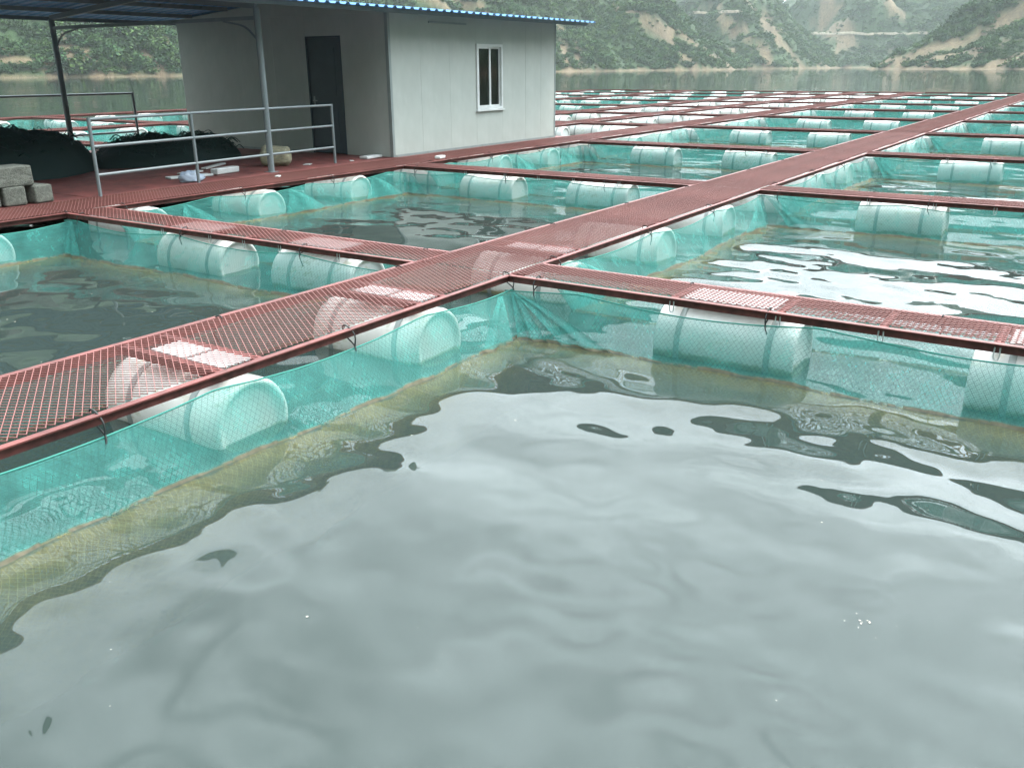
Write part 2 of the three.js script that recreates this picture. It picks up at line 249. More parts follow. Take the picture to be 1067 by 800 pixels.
// ---------------------------------------------------------------- raft: walkways, floats, nets
const S = 6.637, LW = 1.0, CW = 0.5;                                       // row pitch, widths of the long and the cross walkways
const railShape = (() => { const s = new THREE.Shape(); s.moveTo(0, 0); s.lineTo(0, -0.066); s.lineTo(0.006, -0.066); s.lineTo(0.006, -0.007); s.lineTo(0.046, -0.007); s.lineTo(0.046, 0); s.closePath(); return s; })();
const cache = {};
const memo = (k, f) => cache[k] ?? (cache[k] = f());
const railGeo = (len, flip) => memo(`rail${len.toFixed(3)}${flip}`, () => { const g = new THREE.ExtrudeGeometry(railShape, { depth: len, bevelEnabled: true, bevelThickness: 0.001, bevelSize: 0.001, bevelSegments: 1 }); g.rotateY(Math.PI / 2); if (flip) { g.rotateY(Math.PI); g.translate(len, 0, 0); } return g; });
function gratingGeo(len, w, ang, pitch = 0.041) { // expanded metal: two families of slanted strands
  return memo(`grate${len.toFixed(3)}_${w}_${ang}_${pitch}`, () => {
    const out = []; const x0 = 0.004, x1 = len - 0.004, z0 = -w + 0.012, z1 = -0.012;
    for (const s of [-1, 1]) {
      const dx = Math.cos(ang), dz = s * Math.sin(ang), step = pitch / Math.abs(dz);
      const run = (z1 - z0) * Math.abs(dx / dz);
      for (let c = x0 - run; c < x1; c += step) { // line through (c, start) crossing the strip
        let ax = c, az = s > 0 ? z0 : z1, b = c + run, bz = s > 0 ? z1 : z0;
        const cut = (X) => az + (bz - az) * (X - ax) / (b - ax);
        let A = [ax, az], B = [b, bz];
        if (A[0] < x0) A = [x0, cut(x0)]; if (B[0] > x1) B = [x1, cut(x1)];
        if (B[0] - A[0] < 0.01) continue;
        const y = 0.0055 + (s > 0 ? 0.0004 : 0); out.push(bar([A[0], y, A[1]], [B[0], y, B[1]], 0.0036, 0.0055));
      }
    }
    return mergeGeometries(out);
  });
}
function walkway(long, len, w, bars, pos, label, group, fine = true, plates = null) {
  const t = thing('walkway_section', label, 'walkway', pos, group);
  if (long) t.rotation.y = Math.PI / 2;
  part('rail', railGeo(len, false), M.red, t).position.set(0, 0, -w); part('rail', railGeo(len, true), M.red, t);
  const cb = memo(`cross${w}`, () => mergeGeometries([bx(-0.03, 0.03, -0.018, -0.0085, -w + 0.008, -0.008), bx(-0.03, -0.0245, -0.06, -0.018, -w + 0.008, -0.008)]));
  for (const b of bars) part('crossbar', cb, M.red, t, [b, 0, 0]);
  if (plates) for (const q of plates) for (const [a, b] of w > 0.6 ? [[-0.76, -0.43], [-0.39, -0.06]] : [[-0.44, -0.06]]) part('saddle_plate', w > 0.6 ? bx(q - 0.112, q + 0.112, -0.016, -0.006, a, b) : bx(q - 0.36, q + 0.36, -0.016, -0.006, a, b), M.white, t);
  if (!long && fine) for (const b of bars) part('u_bolt', memo('ubolt', () => tube([[-0.016, -0.03, 0.009], [-0.016, -0.1, 0.009], [-0.008, -0.115, 0.009], [0.008, -0.115, 0.009], [0.016, -0.1, 0.009], [0.016, -0.03, 0.009]], 0.005, 20, 5)), M.white, t, [b, 0, 0]);
  part('grating', gratingGeo(len, w, long ? 0.99 : 0.58, fine ? 0.041 : 0.07), M.grate, t);
  return t;
}
// the float: a white plastic drum lying along x, two steel straps
const DR = 0.3, DL = 1.12, DY = -0.372;
const drumGeo = (() => {
  const pr = [[0, -0.528], [0.2, -0.528], [0.235, -0.532], [0.25, -0.552], [0.268, -0.56], [0.288, -0.55], [0.299, -0.525], [DR, -0.49], [DR, -0.2], [0.296, -0.19], [0.296, -0.17], [DR, -0.16], [DR, 0.16], [0.296, 0.17], [0.296, 0.19], [DR, 0.2], [DR, 0.49], [0.299, 0.525], [0.288, 0.55], [0.268, 0.56], [0.25, 0.552], [0.235, 0.532], [0.2, 0.528], [0, 0.528]];
  const g = new THREE.LatheGeometry(pr.map((q) => new THREE.Vector2(...q)), 32); g.rotateZ(Math.PI / 2);
  const u = g.attributes.uv, p = g.attributes.position; for (let i = 0; i < u.count; i++) u.setXY(i, p.getX(i) * 0.8 + p.getZ(i) * 0.5, p.getY(i) / 0.62 + 0.5); return g;
})();
const strapGeo = (() => { const a = DR + 0.001, b = DR + 0.008, g = new THREE.LatheGeometry([[a, -0.022], [b, -0.022], [b, 0.022], [a, 0.022], [a, -0.022]].map((q) => new THREE.Vector2(...q)), 32); g.rotateZ(Math.PI / 2); return g; })();
const drum0 = new THREE.Group(); drum0.name = 'float_drum';
part('body', drumGeo, M.drum, drum0); part('strap', strapGeo, M.strap, drum0, [-0.32, 0, 0]); part('strap', strapGeo, M.strap, drum0, [0.32, 0, 0]);
function drum(x, z, label, group, bare = false) {
  const o = copy(drum0, [x, DY + rr(-0.025, 0.005), z], label, group); tag(o, label, 'float'); o.rotation.x = rr(-0.1, 0.1); o.rotation.z = rr(-0.03, 0.03); o.children[0].material = M.drums[Math.floor(rnd() * 3)]; o.children[1].position.x = -0.32 + rr(-0.05, 0.05); o.children[2].position.x = 0.32 + rr(-0.05, 0.05); o.rotation.y = rr(-0.03, 0.03); return o;
}
// nets: one bag to a cage, four sides hung on a rope from the rails
function netSide(p0, p1, inx, inz, sd, flare = 0.19) {
  const L = Math.hypot(p1[0] - p0[0], p1[1] - p0[1]), nu = Math.max(24, Math.round(L / 0.1)), ys = [0, 0.12, 0.25, 0.4, 0.55, 0.7, 0.85, 1, 1.25, 1.7, 2.4, 3.4];
  const pos = [], uv = [], idx = [], rope = [];
  const topY = (s) => -0.05 - 0.06 * Math.abs(Math.sin(Math.PI * s / 1.95 + sd)) - 0.045 * (0.5 + fbm(s * 0.5, sd, 0, 2)) ;
  for (let j = 0; j < ys.length; j++) for (let i = 0; i <= nu; i++) {
    const s = L * i / nu, t = s / L, ty = topY(s); const y = ys[j] <= 1 ? lerp(ty, WATER, ys[j]) : WATER - 0.2 * (ys[j] - 1) - 0.13 * (ys[j] - 1) ** 2;
    const k = Math.min(1, ys[j]), dip = 0.3 * (1 - Math.exp(-1.3 * Math.max(0, ys[j] - 1))), end = Math.min(1, 6 * Math.min(t, 1 - t));
    const fold = 0.05 * fbm(s * 1.1, ys[j] * 0.6, sd * 3, 3) + 0.022 * Math.sin(s * 9 + 4 * fbm(s, 0, sd, 2) + ys[j]) * (0.3 + 0.7 * Math.max(0, fbm(s * 0.6, sd, 5, 2) * 2));
    const off = 0.05 + flare * Math.pow(k, 0.75) * (0.9 + 0.8 * fbm(s * 0.5, sd, 2, 2)) + fold * (0.15 + k) + dip;
    const tuck = (1 - end) * k * 0.0;
    // keep neighbours joined at the corners: ends move inwards by the same flare along the side
    const e0 = flare * Math.pow(k, 0.75) + dip, along = lerp(e0, L - e0, t);
    pos.push(lerp(p0[0], p1[0], along / L) + inx * Math.max(0.008, lerp(0.05 + e0, off, end) + tuck), y, lerp(p0[1], p1[1], along / L) + inz * Math.max(0.008, lerp(0.05 + e0, off, end)));
    uv.push(s / NETH + sd * 0.37, 1 + y / NETH); if (j === 0) rope.push(pos.slice(-3));
  }
  const n = nu + 1; for (let j = 0; j < ys.length - 1; j++) for (let i = 0; i < nu; i++) { const a = j * n + i; idx.push(a, a + n, a + 1, a + 1, a + n, a + n + 1); }
  const g = new THREE.BufferGeometry(); g.setAttribute('position', new THREE.Float32BufferAttribute(pos, 3)); g.setAttribute('uv', new THREE.Float32BufferAttribute(uv, 2)); g.setIndex(idx); g.computeVertexNormals();
  const at = (s, f) => { const i = clamp(s / L, 0, 0.9999) * nu, j = clamp(f) * 6.999, i0 = i | 0, j0 = j | 0, a = i - i0, b = j - j0, o = []; for (let c = 0; c < 3; c++) { const q = (ii, jj) => pos[(jj * n + ii) * 3 + c]; o.push(lerp(lerp(q(i0, j0), q(i0 + 1, j0), a), lerp(q(i0, j0 + 1), q(i0 + 1, j0 + 1), a), b)); } return o; };
  const fold = (sa, b0, b1) => { const fp = [], fu = [], fi = [], A = 9, B = 12; for (let j = 0; j <= B; j++) for (let i = 0; i <= A; i++) { const u = i / A, v = j / B, s = lerp(sa + (u - 0.5) * 0.05, lerp(b0, b1, u), v), p = at(s, 0.02 + 0.97 * v), k = 0.014 + 0.022 * (1 + Math.sin(u * 11 + sd)) * (0.3 + 0.7 * v); fp.push(p[0] + inx * k, p[1], p[2] + inz * k); fu.push(s / NETH + 0.13, 1 + p[1] / NETH); if (i && j) { const q = j * (A + 1) + i; fi.push(q, q - 1, q - A - 1, q - 1, q - A - 2, q - A - 1); } }
    const fg = new THREE.BufferGeometry(); fg.setAttribute('position', new THREE.Float32BufferAttribute(fp, 3)); fg.setAttribute('uv', new THREE.Float32BufferAttribute(fu, 2)); fg.setIndex(fi); fg.computeVertexNormals(); return fg; };
  return [g, rope, fold];
}
function cageNet(x0, x1, z0, z1, label, group, near, folds = []) { // x0 < x1, z0 far, z1 near
  const cx = (x0 + x1) / 2, cz = (z0 + z1) / 2, t = thing('cage_net', label, 'net', [cx, 0, cz], group), X0 = x0 - cx, X1 = x1 - cx, Z0 = z0 - cz, Z1 = z1 - cz, r = rr(0, 50);
  const sides = [[[X0, Z1], [X0, Z0], 1, 0], [[X0, Z0], [X1, Z0], 0, 1], [[X1, Z0], [X1, Z1], -1, 0], [[X1, Z1], [X0, Z1], 0, -1]];
  sides.forEach(([a, b, ix, iz], k) => {
    const [g, rope, fold] = netSide(a, b, ix, iz, r + k * 3.7, near ? 0.21 : 0.19);
    const side = part('net_side', g, M.net, t); part('head_rope', tube(rope, near ? 0.006 : 0.005, rope.length * 2, 5), M.rope, side);
    for (const [kk, sa, b0, b1] of folds) if (kk === k) part('net_fold', fold(sa, b0, b1), M.net, side);
    if (near) { // ties from the rope round the rail
      const L = Math.hypot(b[0] - a[0], b[1] - a[1]);
      for (let s = 0.35; s < L; s += 1.95) { const q = rope[Math.round(s / L * (rope.length - 1))], h = rr(0.05, 0.12), w = 0.012;
        part('tie', tube([[q[0], q[1] - 0.01, q[2]], [q[0] - ix * 0.004 + ix * 0.012, -0.04, q[2] - iz * 0.004 + iz * 0.012], [q[0] - ix * (w + 0.045), 0.013, q[2] - iz * (w + 0.045)], [q[0] - ix * 0.1, 0.012, q[2] - iz * 0.1], [q[0] - ix * 0.085, -0.05, q[2] - iz * 0.085], [q[0] + ix * 0.01, q[1], q[2] + iz * 0.01], [q[0] + ix * 0.03 + iz * h * 0.5, q[1] - h, q[2] + iz * 0.03 + ix * h * 0.5]], 0.0055, 28, 5), M.black, t); }
    }
  }); return t;
}
// long walkways by their near edge, and the columns between them
const LONG = [6.746, 0, -6.746, -10.4, -14.1, -22.6, -31];
const ORD = ['first', 'second', 'third', 'fourth', 'fifth', 'sixth', 'seventh', 'eighth', 'ninth', 'tenth', 'eleventh'];
const rowZ = (n) => -S * n, ROWS = 9;
const offs = [1.2, 3.35, 5.4];
// n = -1 is the row of the front cage
for (let c = 1; c < LONG.length; c++) {
  const X = LONG[c];
  for (let n = -1; n < ROWS; n++) {
    if (X < -7 && X > -15 && n < 2) continue;                             // under the cabin's platform
    if (X < -15 && n < 0) continue;
    const zs = rowZ(n), o = n === -1 ? [1.42, 3.7, 5.6] : offs, bars = o.flatMap((q) => [q - 0.15, q + 0.15]);
    const lab = c === 1 ? (n < 0 ? 'wide red mesh walkway section between the front cage and the shaded side cage' : n === 0 ? 'wide red mesh walkway section just beyond the first crossing' : `wide red main walkway section between the ${ORD[n]} and ${ORD[n + 1]} crossing beyond the front cage`)
      : c === 2 ? (n < 0 ? 'wide red walkway section beside the grey stone blocks' : n === 0 ? 'wide red walkway section along the open porch of the cabin' : n === 1 ? 'wide red walkway section under the cabin window wall' : `wide red walkway section past the cabin, reaching the ${ORD[n + 1]} crossing beyond the blocks`)
        : X > -15 ? `red walkway of the ${c === 3 ? 'middle' : 'back'} line over bare floats, ${ORD[Math.max(0, n - 2)]} row past the cabin` : `red walkway of the ${c === 5 ? 'nearer' : 'outermost'} line behind the cabin, ${ORD[n]} row`;
    walkway(true, S - 0.006, c > 2 ? 0.8 : LW, bars, [X, 0, zs], lab, c === 1 ? 'sections of the main walkway' : c === 2 ? 'sections of the walkway by the cabin' : 'sections of the outer long walkways', c < 3 && n < 3, c === 1 && n < 1 ? o.slice(0, n < 0 ? 3 : 1) : null);
    const dl = c === 1 ? (n < 0 ? 'white drum float under the wide walkway beside the front cage' : `white drum float under the main walkway between its ${ORD[n]} and ${ORD[n + 1]} crossing`) : c === 2 ? (n < 0 ? 'white drum float end under the walkway beside the stone blocks' : n === 0 ? 'white drum float end under the walkway along the porch' : n === 1 ? 'white drum float end under the walkway below the cabin window' : `white drum float under the walkway past the cabin, near its ${ORD[n + 1]} crossing`) : X > -15 ? `bare white drum under the ${c === 3 ? 'middle' : 'back'} netless line, ${ORD[Math.max(0, n - 2)]} row past the cabin` : `white drum float under the ${c === 5 ? 'nearer' : 'outermost'} line behind the cabin, ${ORD[n]} row`;
    for (const q of o) drum(X - (c > 2 ? 0.4 : 0.52), zs - q, dl, 'floats: ' + dl);
  }
}
for (let c = 0; c + 1 < LONG.length; c++) { // cross walkways between line c and line c + 1
  const xr = LONG[c] - (c > 2 ? 0.8 : LW) - 0.003, xl = LONG[c + 1] + 0.003, len = xr - xl;
  for (let n = 0; n <= ROWS; n++) {
    if (xl < -7 && xl > -15 && n < 3) continue;
    if (xl < -15 && n < 1) continue;
    const z = rowZ(n), d = len < 4 ? [len * 0.5] : len > 6.5 ? [1.6, 4.1, 6.3] : (c === 1 && n === 1) ? [1.85, 4.05] : (c === 1 && n === 0) ? [2.35, 4.3] : [1.97, 4.25];
    const bars = d.flatMap((q) => [q - 0.42, q + 0.42]); for (let k = d.length; k--;) if (k) bars.push((d[k] + d[k - 1]) / 2);
    const lab = c === 0 ? (n === 0 ? 'narrow red mesh walkway behind the front cage' : n === 1 ? 'narrow red walkway at the far side of the cage behind the front one' : `narrow red cross walkway right of the main walkway, ${ORD[n]} beyond the front cage`)
      : c === 1 ? (n === 0 ? 'narrow red mesh walkway behind the shaded side cage' : n === 1 ? 'narrow red cross walkway meeting the corner of the cabin' : n === 2 ? 'narrow red cross walkway meeting the far end of the cabin' : `narrow red walkway between main and cabin lines, ${ORD[n - 3]} past the cabin`)
        : xl > -15 ? `short red walkway ${c === 2 ? 'joining the middle netless line' : 'joining the back netless line'}, ${ORD[n - 3]} past the cabin` : `red cross walkway reaching the ${c === 4 ? 'nearer' : 'outermost'} line behind the cabin, ${ORD[n - 1]} row`;
    walkway(false, len, CW, bars, [xl, 0, z], lab, c < 2 && n < 2 ? undefined : 'cross walkways of the rows', c < 2 && n < 3, c < 2 && n === 0 ? d : null);
    const dl = n === 0 && c < 2 ? (c === 0 ? 'white drum float with straps under the narrow walkway behind the front cage' : 'white drum float under the narrow walkway behind the shaded side cage')     : n === 1 && c < 2 ? (c === 0 ? 'white drum float at the far side of the cage behind the front one' : 'white drum float under the cross walkway meeting the cabin corner') : xl < -7 && xl > -15 ? `bare white drum under the short walkway to the ${c === 2 ? 'middle' : 'back'} netless line, ${ORD[n - 3]} past the cabin` : xl < -15 ? `white drum float under the walkway to the ${c === 4 ? 'nearer' : 'outermost'} line, ${ORD[n - 1]} row` : c === 0 ? `white drum float under the ${ORD[n]} cross walkway right of the main walkway` : `white drum float under the ${ORD[n]} cross walkway between main and cabin lines`;
    for (const q of d) drum(xl + q, z - 0.25, dl, 'floats: ' + dl);
  }
}
// cages with nets
for (let n = -1; n < ROWS; n++) {
  const zn = rowZ(n) - (n < 0 ? 0 : CW), zn1 = n < 0 ? S - 0.4 : rowZ(n) - CW, zf = rowZ(n + 1), near = n < 2;
  cageNet(0.004, 5.74, zf + 0.004, zn1 - 0.004, n < 0 ? 'teal mesh net around the bright open front cage' : n === 0 ? 'teal mesh net of the cage directly behind the front cage' : `teal net of the ${ORD[n]} cage beyond the front cage, right of the main walkway`, n > 0 ? 'cage nets right of the main walkway' : undefined, near, n < 0 ? [[1, 0.12, 0.55, 1.05], [1, 0.1, 0.1, 0.4], [0, 6.0, 5.6, 6.05]] : n === 0 ? [[0, 0.62, 0.1, 1.35], [1, 0.15, 0.4, 0.9], [0, 5.9, 5.2, 6]] : [[0, 0.8, 0.3, 1.2], [1, 0.2, 0.3, 0.8]]);
  cageNet(-6.742, -1.004, zf + 0.004, zn1 - 0.004, n < 0 ? 'teal mesh net of the dark side cage by the stone blocks' : n === 0 ? 'teal mesh net of the cage in front of the cabin porch' : n === 1 ? 'teal mesh net of the cage below the cabin window' : `teal net of the ${ORD[n - 2]} cage past the cabin, beside the main walkway`, n > 1 ? 'cage nets left of the main walkway' : undefined, near, n < 0 ? [[1, 0.2, 0.1, 0.5]] : n < 2 ? [[0, 5.2, 4.9, 6.0], [0, 3.2, 2.9, 3.9], [1, 0.2, 0.1, 0.6], [0, 1.2, 0.8, 1.7]] : []);
  if (n >= 1) for (const [a, b] of [[-22.596, -14.904], [-30.996, -23.404]]) cageNet(a, b, zf + 0.004, zn1 - 0.004, `teal net of the ${a < -25 ? 'outermost' : 'nearer'} line of cages behind the cabin, ${ORD[n]} row`, 'outermost cage nets', false);
  if (n === 0) for (const [a, b] of [[-22.596, -15.2], [-30.996, -23.404]]) cageNet(a, b, zf + 0.004, -0.6, 'teal mesh net seen under the porch roof behind the dark net heaps', 'cage nets behind the porch', false);
}

// ---------------------------------------------------------------- platform, cabin, railings
{
  const t = thing('platform_deck', 'red steel plate platform carrying the cabin and porch', 'platform', [-11.4, 0, -6.6]), w = (x, y, z) => [x + 11.4, y, z + 6.6];
  const px0 = -15.0, px1 = -7.752, pz0 = -14.45, pz1 = 3.1, nx = 5, nz = 13;
  for (let i = 0; i < nx; i++) for (let j = 0; j < nz; j++) { const a = lerp(px0, px1, i / nx), b = lerp(px0, px1, (i + 1) / nx) - 0.006, c = lerp(pz0, pz1, j / nz), d = lerp(pz0, pz1, (j + 1) / nz) - 0.006;
    part('deck_plate', bx(a + 11.4, b + 11.4, -0.012, 0.002 + rr(-0.002, 0.003), c + 6.6, d + 6.6), M.deck, t); }
  for (const x of [px0 + 0.03, -12.6, -10.2, px1 - 0.03]) part('beam', bx(x - 0.03 + 11.4, x + 0.03 + 11.4, -0.1, -0.012, pz0 + 6.6, pz1 + 6.6), M.red, t);
  for (const z of [pz0 + 0.04, -9, -4, pz1 - 0.04]) part('beam', bx(px0 + 0.062 + 11.4, px1 - 0.062 + 11.4, -0.085, -0.0125, z - 0.03 + 6.6, z + 0.03 + 6.6), M.red, t);
  for (let k = 0; k < 5; k++) drum(-14.6, -1.3 - k * 2.8, 'white drum float under the back edge of the platform', 'floats under the platform');
}
{
  const C = [-11.03, 0, -10.8], t = thing('cabin', 'pale grey panel cabin with blue corrugated roof and open porch', 'cabin', C);
  const B = (x0, x1, y0, y1, z0, z1) => bx(x0 - C[0], x1 - C[0], y0, y1, z0 - C[2], z1 - C[2]);
  const X1 = -7.86, X0 = -14.2, Z1 = -7.65, Z0 = -14.0, H = 2.72, th = 0.075, gp = 0.0018, base = 0.01;
  const wp = (...a) => part('wall_panel', B(...a), M.wall, t);
  const fz = [-7.65, -8.62, -9.6, -10.56, -11.6, -12.6, -13.3, -14.0];
  for (let i = 0; i < fz.length - 1; i++) { const a = fz[i + 1] + gp, b = fz[i] - gp; if (i === 3) { wp(X1 - th, X1, base, 0.8, a, b); wp(X1 - th, X1, 2.2, H, a, b); } else wp(X1 - th, X1, base, H, a, b); }
  const ex = [-7.94, -9.12, -10.1, -11.1, -12.15, -13.2, -14.2];
  for (let i = 0; i < ex.length - 1; i++) { const a = ex[i + 1] + gp, b = ex[i] - gp; if (i === 1) wp(a, b, 2.33, H, Z1 - th, Z1); else wp(a, b, base, H, Z1 - th, Z1); }
  for (let i = 0; i < 6; i++) { wp(X0, X0 + th, base, H, lerp(Z0 + 0.08, Z1 - 0.08, i / 6) + gp, lerp(Z0 + 0.08, Z1 - 0.08, (i + 1) / 6) - gp); wp(lerp(X0, X1 - 0.08, i / 6) + gp, lerp(X0, X1 - 0.08, (i + 1) / 6) - gp, base, H, Z0, Z0 + th); }
  const ridgeX = -11.03, roofY = (x) => 2.73 + (1 - Math.abs(x - ridgeX) / 3.87) * 0.34;
  for (const z of [Z1 - th, Z0]) { const s = new THREE.Shape(); s.moveTo(X0 - C[0], H + 0.003); s.lineTo(X1 - C[0], H + 0.003); s.lineTo(X1 - C[0], roofY(X1) - 0.03); s.lineTo(0, roofY(ridgeX) - 0.05); s.lineTo(X0 - C[0], roofY(X0) - 0.03); s.closePath(); part('gable', new THREE.ExtrudeGeometry(s, { depth: th, bevelEnabled: false }).translate(0, 0, z - C[2]), M.wall, t); }
  // trims
  part('corner_trim', mergeGeometries([B(X1 + 0.001, X1 + 0.006, base, H, Z1 - 0.06, Z1 + 0.006), B(X1 - 0.075, X1 + 0.001, base, H, Z1 + 0.001, Z1 + 0.006)]), M.trim, t);
  part('corner_trim', B(X1 + 0.001, X1 + 0.006, base, H, Z0 - 0.004, Z0 + 0.055), M.trim, t);
  part('base_channel', B(X1 - 0.07, X1 + 0.012, 0.003, 0.05, Z0, Z1 - 0.062), M.trim, t); part('base_channel', B(X0, -10.11, 0.003, 0.05, Z1 - 0.06, Z1 + 0.008), M.trim, t);
  part('floor', B(X0 + 0.08, X1 - 0.08, 0.004, 0.02, Z0 + 0.08, Z1 - 0.08), M.inside, t);
  // window: two sliding panes
  { const w = part('window', mergeGeometries([B(X1 - 0.06, X1 + 0.022, 0.806, 0.86, -11.592, -10.568), B(X1 - 0.06, X1 + 0.022, 2.14, 2.196, -11.592, -10.568), B(X1 - 0.06, X1 + 0.022, 0.86, 2.14, -11.592, -11.538), B(X1 - 0.06, X1 + 0.022, 0.86, 2.14, -10.622, -10.568)]), M.white, t);
    part('window_frame', mergeGeometries([B(X1 - 0.03, X1 + 0.012, 0.862, 0.9, -11.12, -10.624), B(X1 - 0.03, X1 + 0.012, 2.1, 2.138, -11.12, -10.624), B(X1 - 0.03, X1 + 0.012, 0.9, 2.1, -11.12, -11.06), B(X1 - 0.03, X1 + 0.012, 0.9, 2.1, -10.66, -10.624)]), M.white, w);
    part('window_frame', mergeGeometries([B(X1 - 0.055, X1 - 0.033, 0.862, 0.9, -11.536, -11.06), B(X1 - 0.055, X1 - 0.033, 2.1, 2.138, -11.536, -11.06), B(X1 - 0.055, X1 - 0.033, 0.9, 2.1, -11.1, -11.06), B(X1 - 0.055, X1 - 0.033, 0.9, 2.1, -11.536, -11.5)]), M.white, w);
    part('pane', B(X1 - 0.012, X1 - 0.008, 0.9, 2.1, -11.06, -10.66), M.glass, w); part('pane', B(X1 - 0.046, X1 - 0.042, 0.9, 2.1, -11.5, -11.1), M.glass, w);
    part('sill', B(X1 + 0.002, X1 + 0.05, 0.775, 0.802, -11.63, -10.53), M.white, w); }
  { const d = part('door', B(-10.06, -9.16, 0.025, 2.29, Z1 - 0.05, Z1 - 0.012), M.door, t);
    part('door_frame', mergeGeometries([B(-10.098, -10.064, 0.01, 2.326, Z1 - 0.07, Z1 + 0.012), B(-9.156, -9.122, 0.01, 2.326, Z1 - 0.07, Z1 + 0.012), B(-10.064, -9.156, 2.292, 2.326, Z1 - 0.07, Z1 + 0.012)]), M.door, d);
    for (const [a, b] of [[0.18, 0.95], [1.15, 2.1]]) part('door_panel', B(-9.9, -9.32, a, b, Z1 - 0.012, Z1 - 0.002), M.door, d);
    part('handle', mergeGeometries([B(-9.99, -9.95, 0.98, 1.16, Z1 - 0.012, Z1 - 0.004), B(-9.98, -9.86, 1.06, 1.085, Z1 + 0.02, Z1 + 0.035), B(-9.98, -9.96, 1.06, 1.085, Z1 - 0.004, Z1 + 0.02)]), M.galv, d); }
  // roof: ribbed sheets on both slopes, purlins, rafters
  const zR0 = -14.78, zR1 = 2.95, nS = 18, sw = (zR1 - zR0) / nS;  // near end lengthened out of view to keep light off the porch
  const prof = (() => { const s = new THREE.Shape(), up = [], q = sw / 4; for (let k = 0; k < 4; k++) { const a = k * q; up.push([a, 0], [a + q * 0.5, 0], [a + q * 0.62, 0.034], [a + q * 0.88, 0.034]); } up.push([sw - 0.002, 0]); s.moveTo(...up[0]); up.slice(1).forEach((p) => s.lineTo(...p)); up.reverse().forEach(([a, y]) => s.lineTo(a, y - 0.004)); s.closePath(); return s; })();
  const len = Math.hypot(3.87, 0.34) - 0.01, ang = Math.atan2(0.34, 3.87);
  const sheet = new THREE.ExtrudeGeometry(prof, { depth: len, bevelEnabled: false });   // local: x along the roof, y up, z down the slope
  for (let k = 0; k < nS; k++) for (const s of [1, -1]) {
    const m = part('roof_sheet', sheet, M.roof, t); const z = zR0 + k * sw;
    if (s > 0) { m.rotation.set(0, Math.PI / 2, 0); m.rotation.order = 'YXZ'; m.rotation.x = ang; m.position.set(ridgeX - C[0] + 0.005, roofY(ridgeX) + 0.01, z + sw - C[2]); }
    else { m.rotation.order = 'YXZ'; m.rotation.y = -Math.PI / 2; m.rotation.x = ang; m.position.set(ridgeX - C[0] - 0.005, roofY(ridgeX) + 0.01, z - C[2]); }
  }
  part('ridge_cap', mergeGeometries([bar([-0.16, roofY(ridgeX) + 0.036, 0], [0, roofY(ridgeX) + 0.052, 0], zR1 - zR0, 0.004), bar([0, roofY(ridgeX) + 0.052, 0], [0.16, roofY(ridgeX) + 0.036, 0], zR1 - zR0, 0.004)]).translate(0, 0, (zR0 + zR1) / 2 - C[2]), M.roof, t);
  for (const x of [-7.4, -8.6, -9.8, -10.85, -11.2, -12.3, -13.5, -14.65]) { const y = roofY(x) - 0.005; part('purlin', B(x - 0.025, x + 0.025, y - 0.075, y, x > -8 || x < -14.5 ? zR0 + 0.03 : -7.55, zR1 - 0.03), M.galv, t); }
  for (const z of [-4.55, 0.55, 2.75]) {  // last frame, out of view, holds up the added roof length
    part('rafter', mergeGeometries([bar([-14.0 - C[0], roofY(-14) - 0.12, z - C[2]], [-0.001, roofY(ridgeX) - 0.13, z - C[2]], 0.06, 0.09), bar([0.001, roofY(ridgeX) - 0.13, z - C[2]], [-8.0 - C[0], roofY(-8) - 0.12, z - C[2]], 0.06, 0.09)]), M.galv, t);
    part('tie_beam', B(-13.95, -8.05, 2.47, 2.53, z - 0.03, z + 0.03), M.galv, t);
    for (const x of [-8.0, -14.0]) {
      const p = part('porch_post', new THREE.CylinderGeometry(0.055, 0.055, roofY(x) - 0.16, 20).translate(x - C[0], (roofY(x) - 0.16) / 2 + 0.012, z - C[2]), M.galv, t);
      part('foot_plate', B(x - 0.09, x + 0.09, 0.006, 0.014, z - 0.09, z + 0.09), M.galv, p);
      const s = x > -10 ? -1 : 1; part('brace', tube([[x - C[0] + s * 0.03, 2.15, z - C[2]], [x - C[0] + s * 0.3, 2.36, z - C[2]], [x - C[0] + s * 0.85, 2.47, z - C[2]]], 0.018, 16, 6), M.galv, p);
    }
  }
  part('wall_bracket', B(X1 + 0.006, X1 + 0.03, 2.56, 2.6, -10.2, -8.9), M.trim, t);
}
function railing(name, label, pts, hs, m, r, posts) {
  const o = pts[0], t = thing(name, label, 'railing', [o[0], 0, o[1]]), e = [pts[1][0] - o[0], pts[1][1] - o[1]];
  for (const h of hs) part('rail', tube([[0, h, 0], [e[0] / 2, h + 0.004, e[1] / 2], [e[0], h, e[1]]], r, 6, 8), m, t);
  for (const f of posts) part('post', new THREE.CylinderGeometry(r * 1.15, r * 1.15, hs[0] + r, 10).translate(e[0] * f, (hs[0] + r) / 2, e[1] * f), m, t);
}
railing('porch_railing', 'grey pipe railing along the front of the porch', [[-7.72, -1.1], [-8.12, -6.25]], [1.06, 0.69, 0.3], M.galv, 0.022, [0, 0.35, 1]);
railing('back_railing', 'dark railing at the back edge of the porch', [[-14.75, 0.6], [-14.75, -6.65]], [1.2, 0.36], M.galv, 0.024, [0, 0.5, 1]);

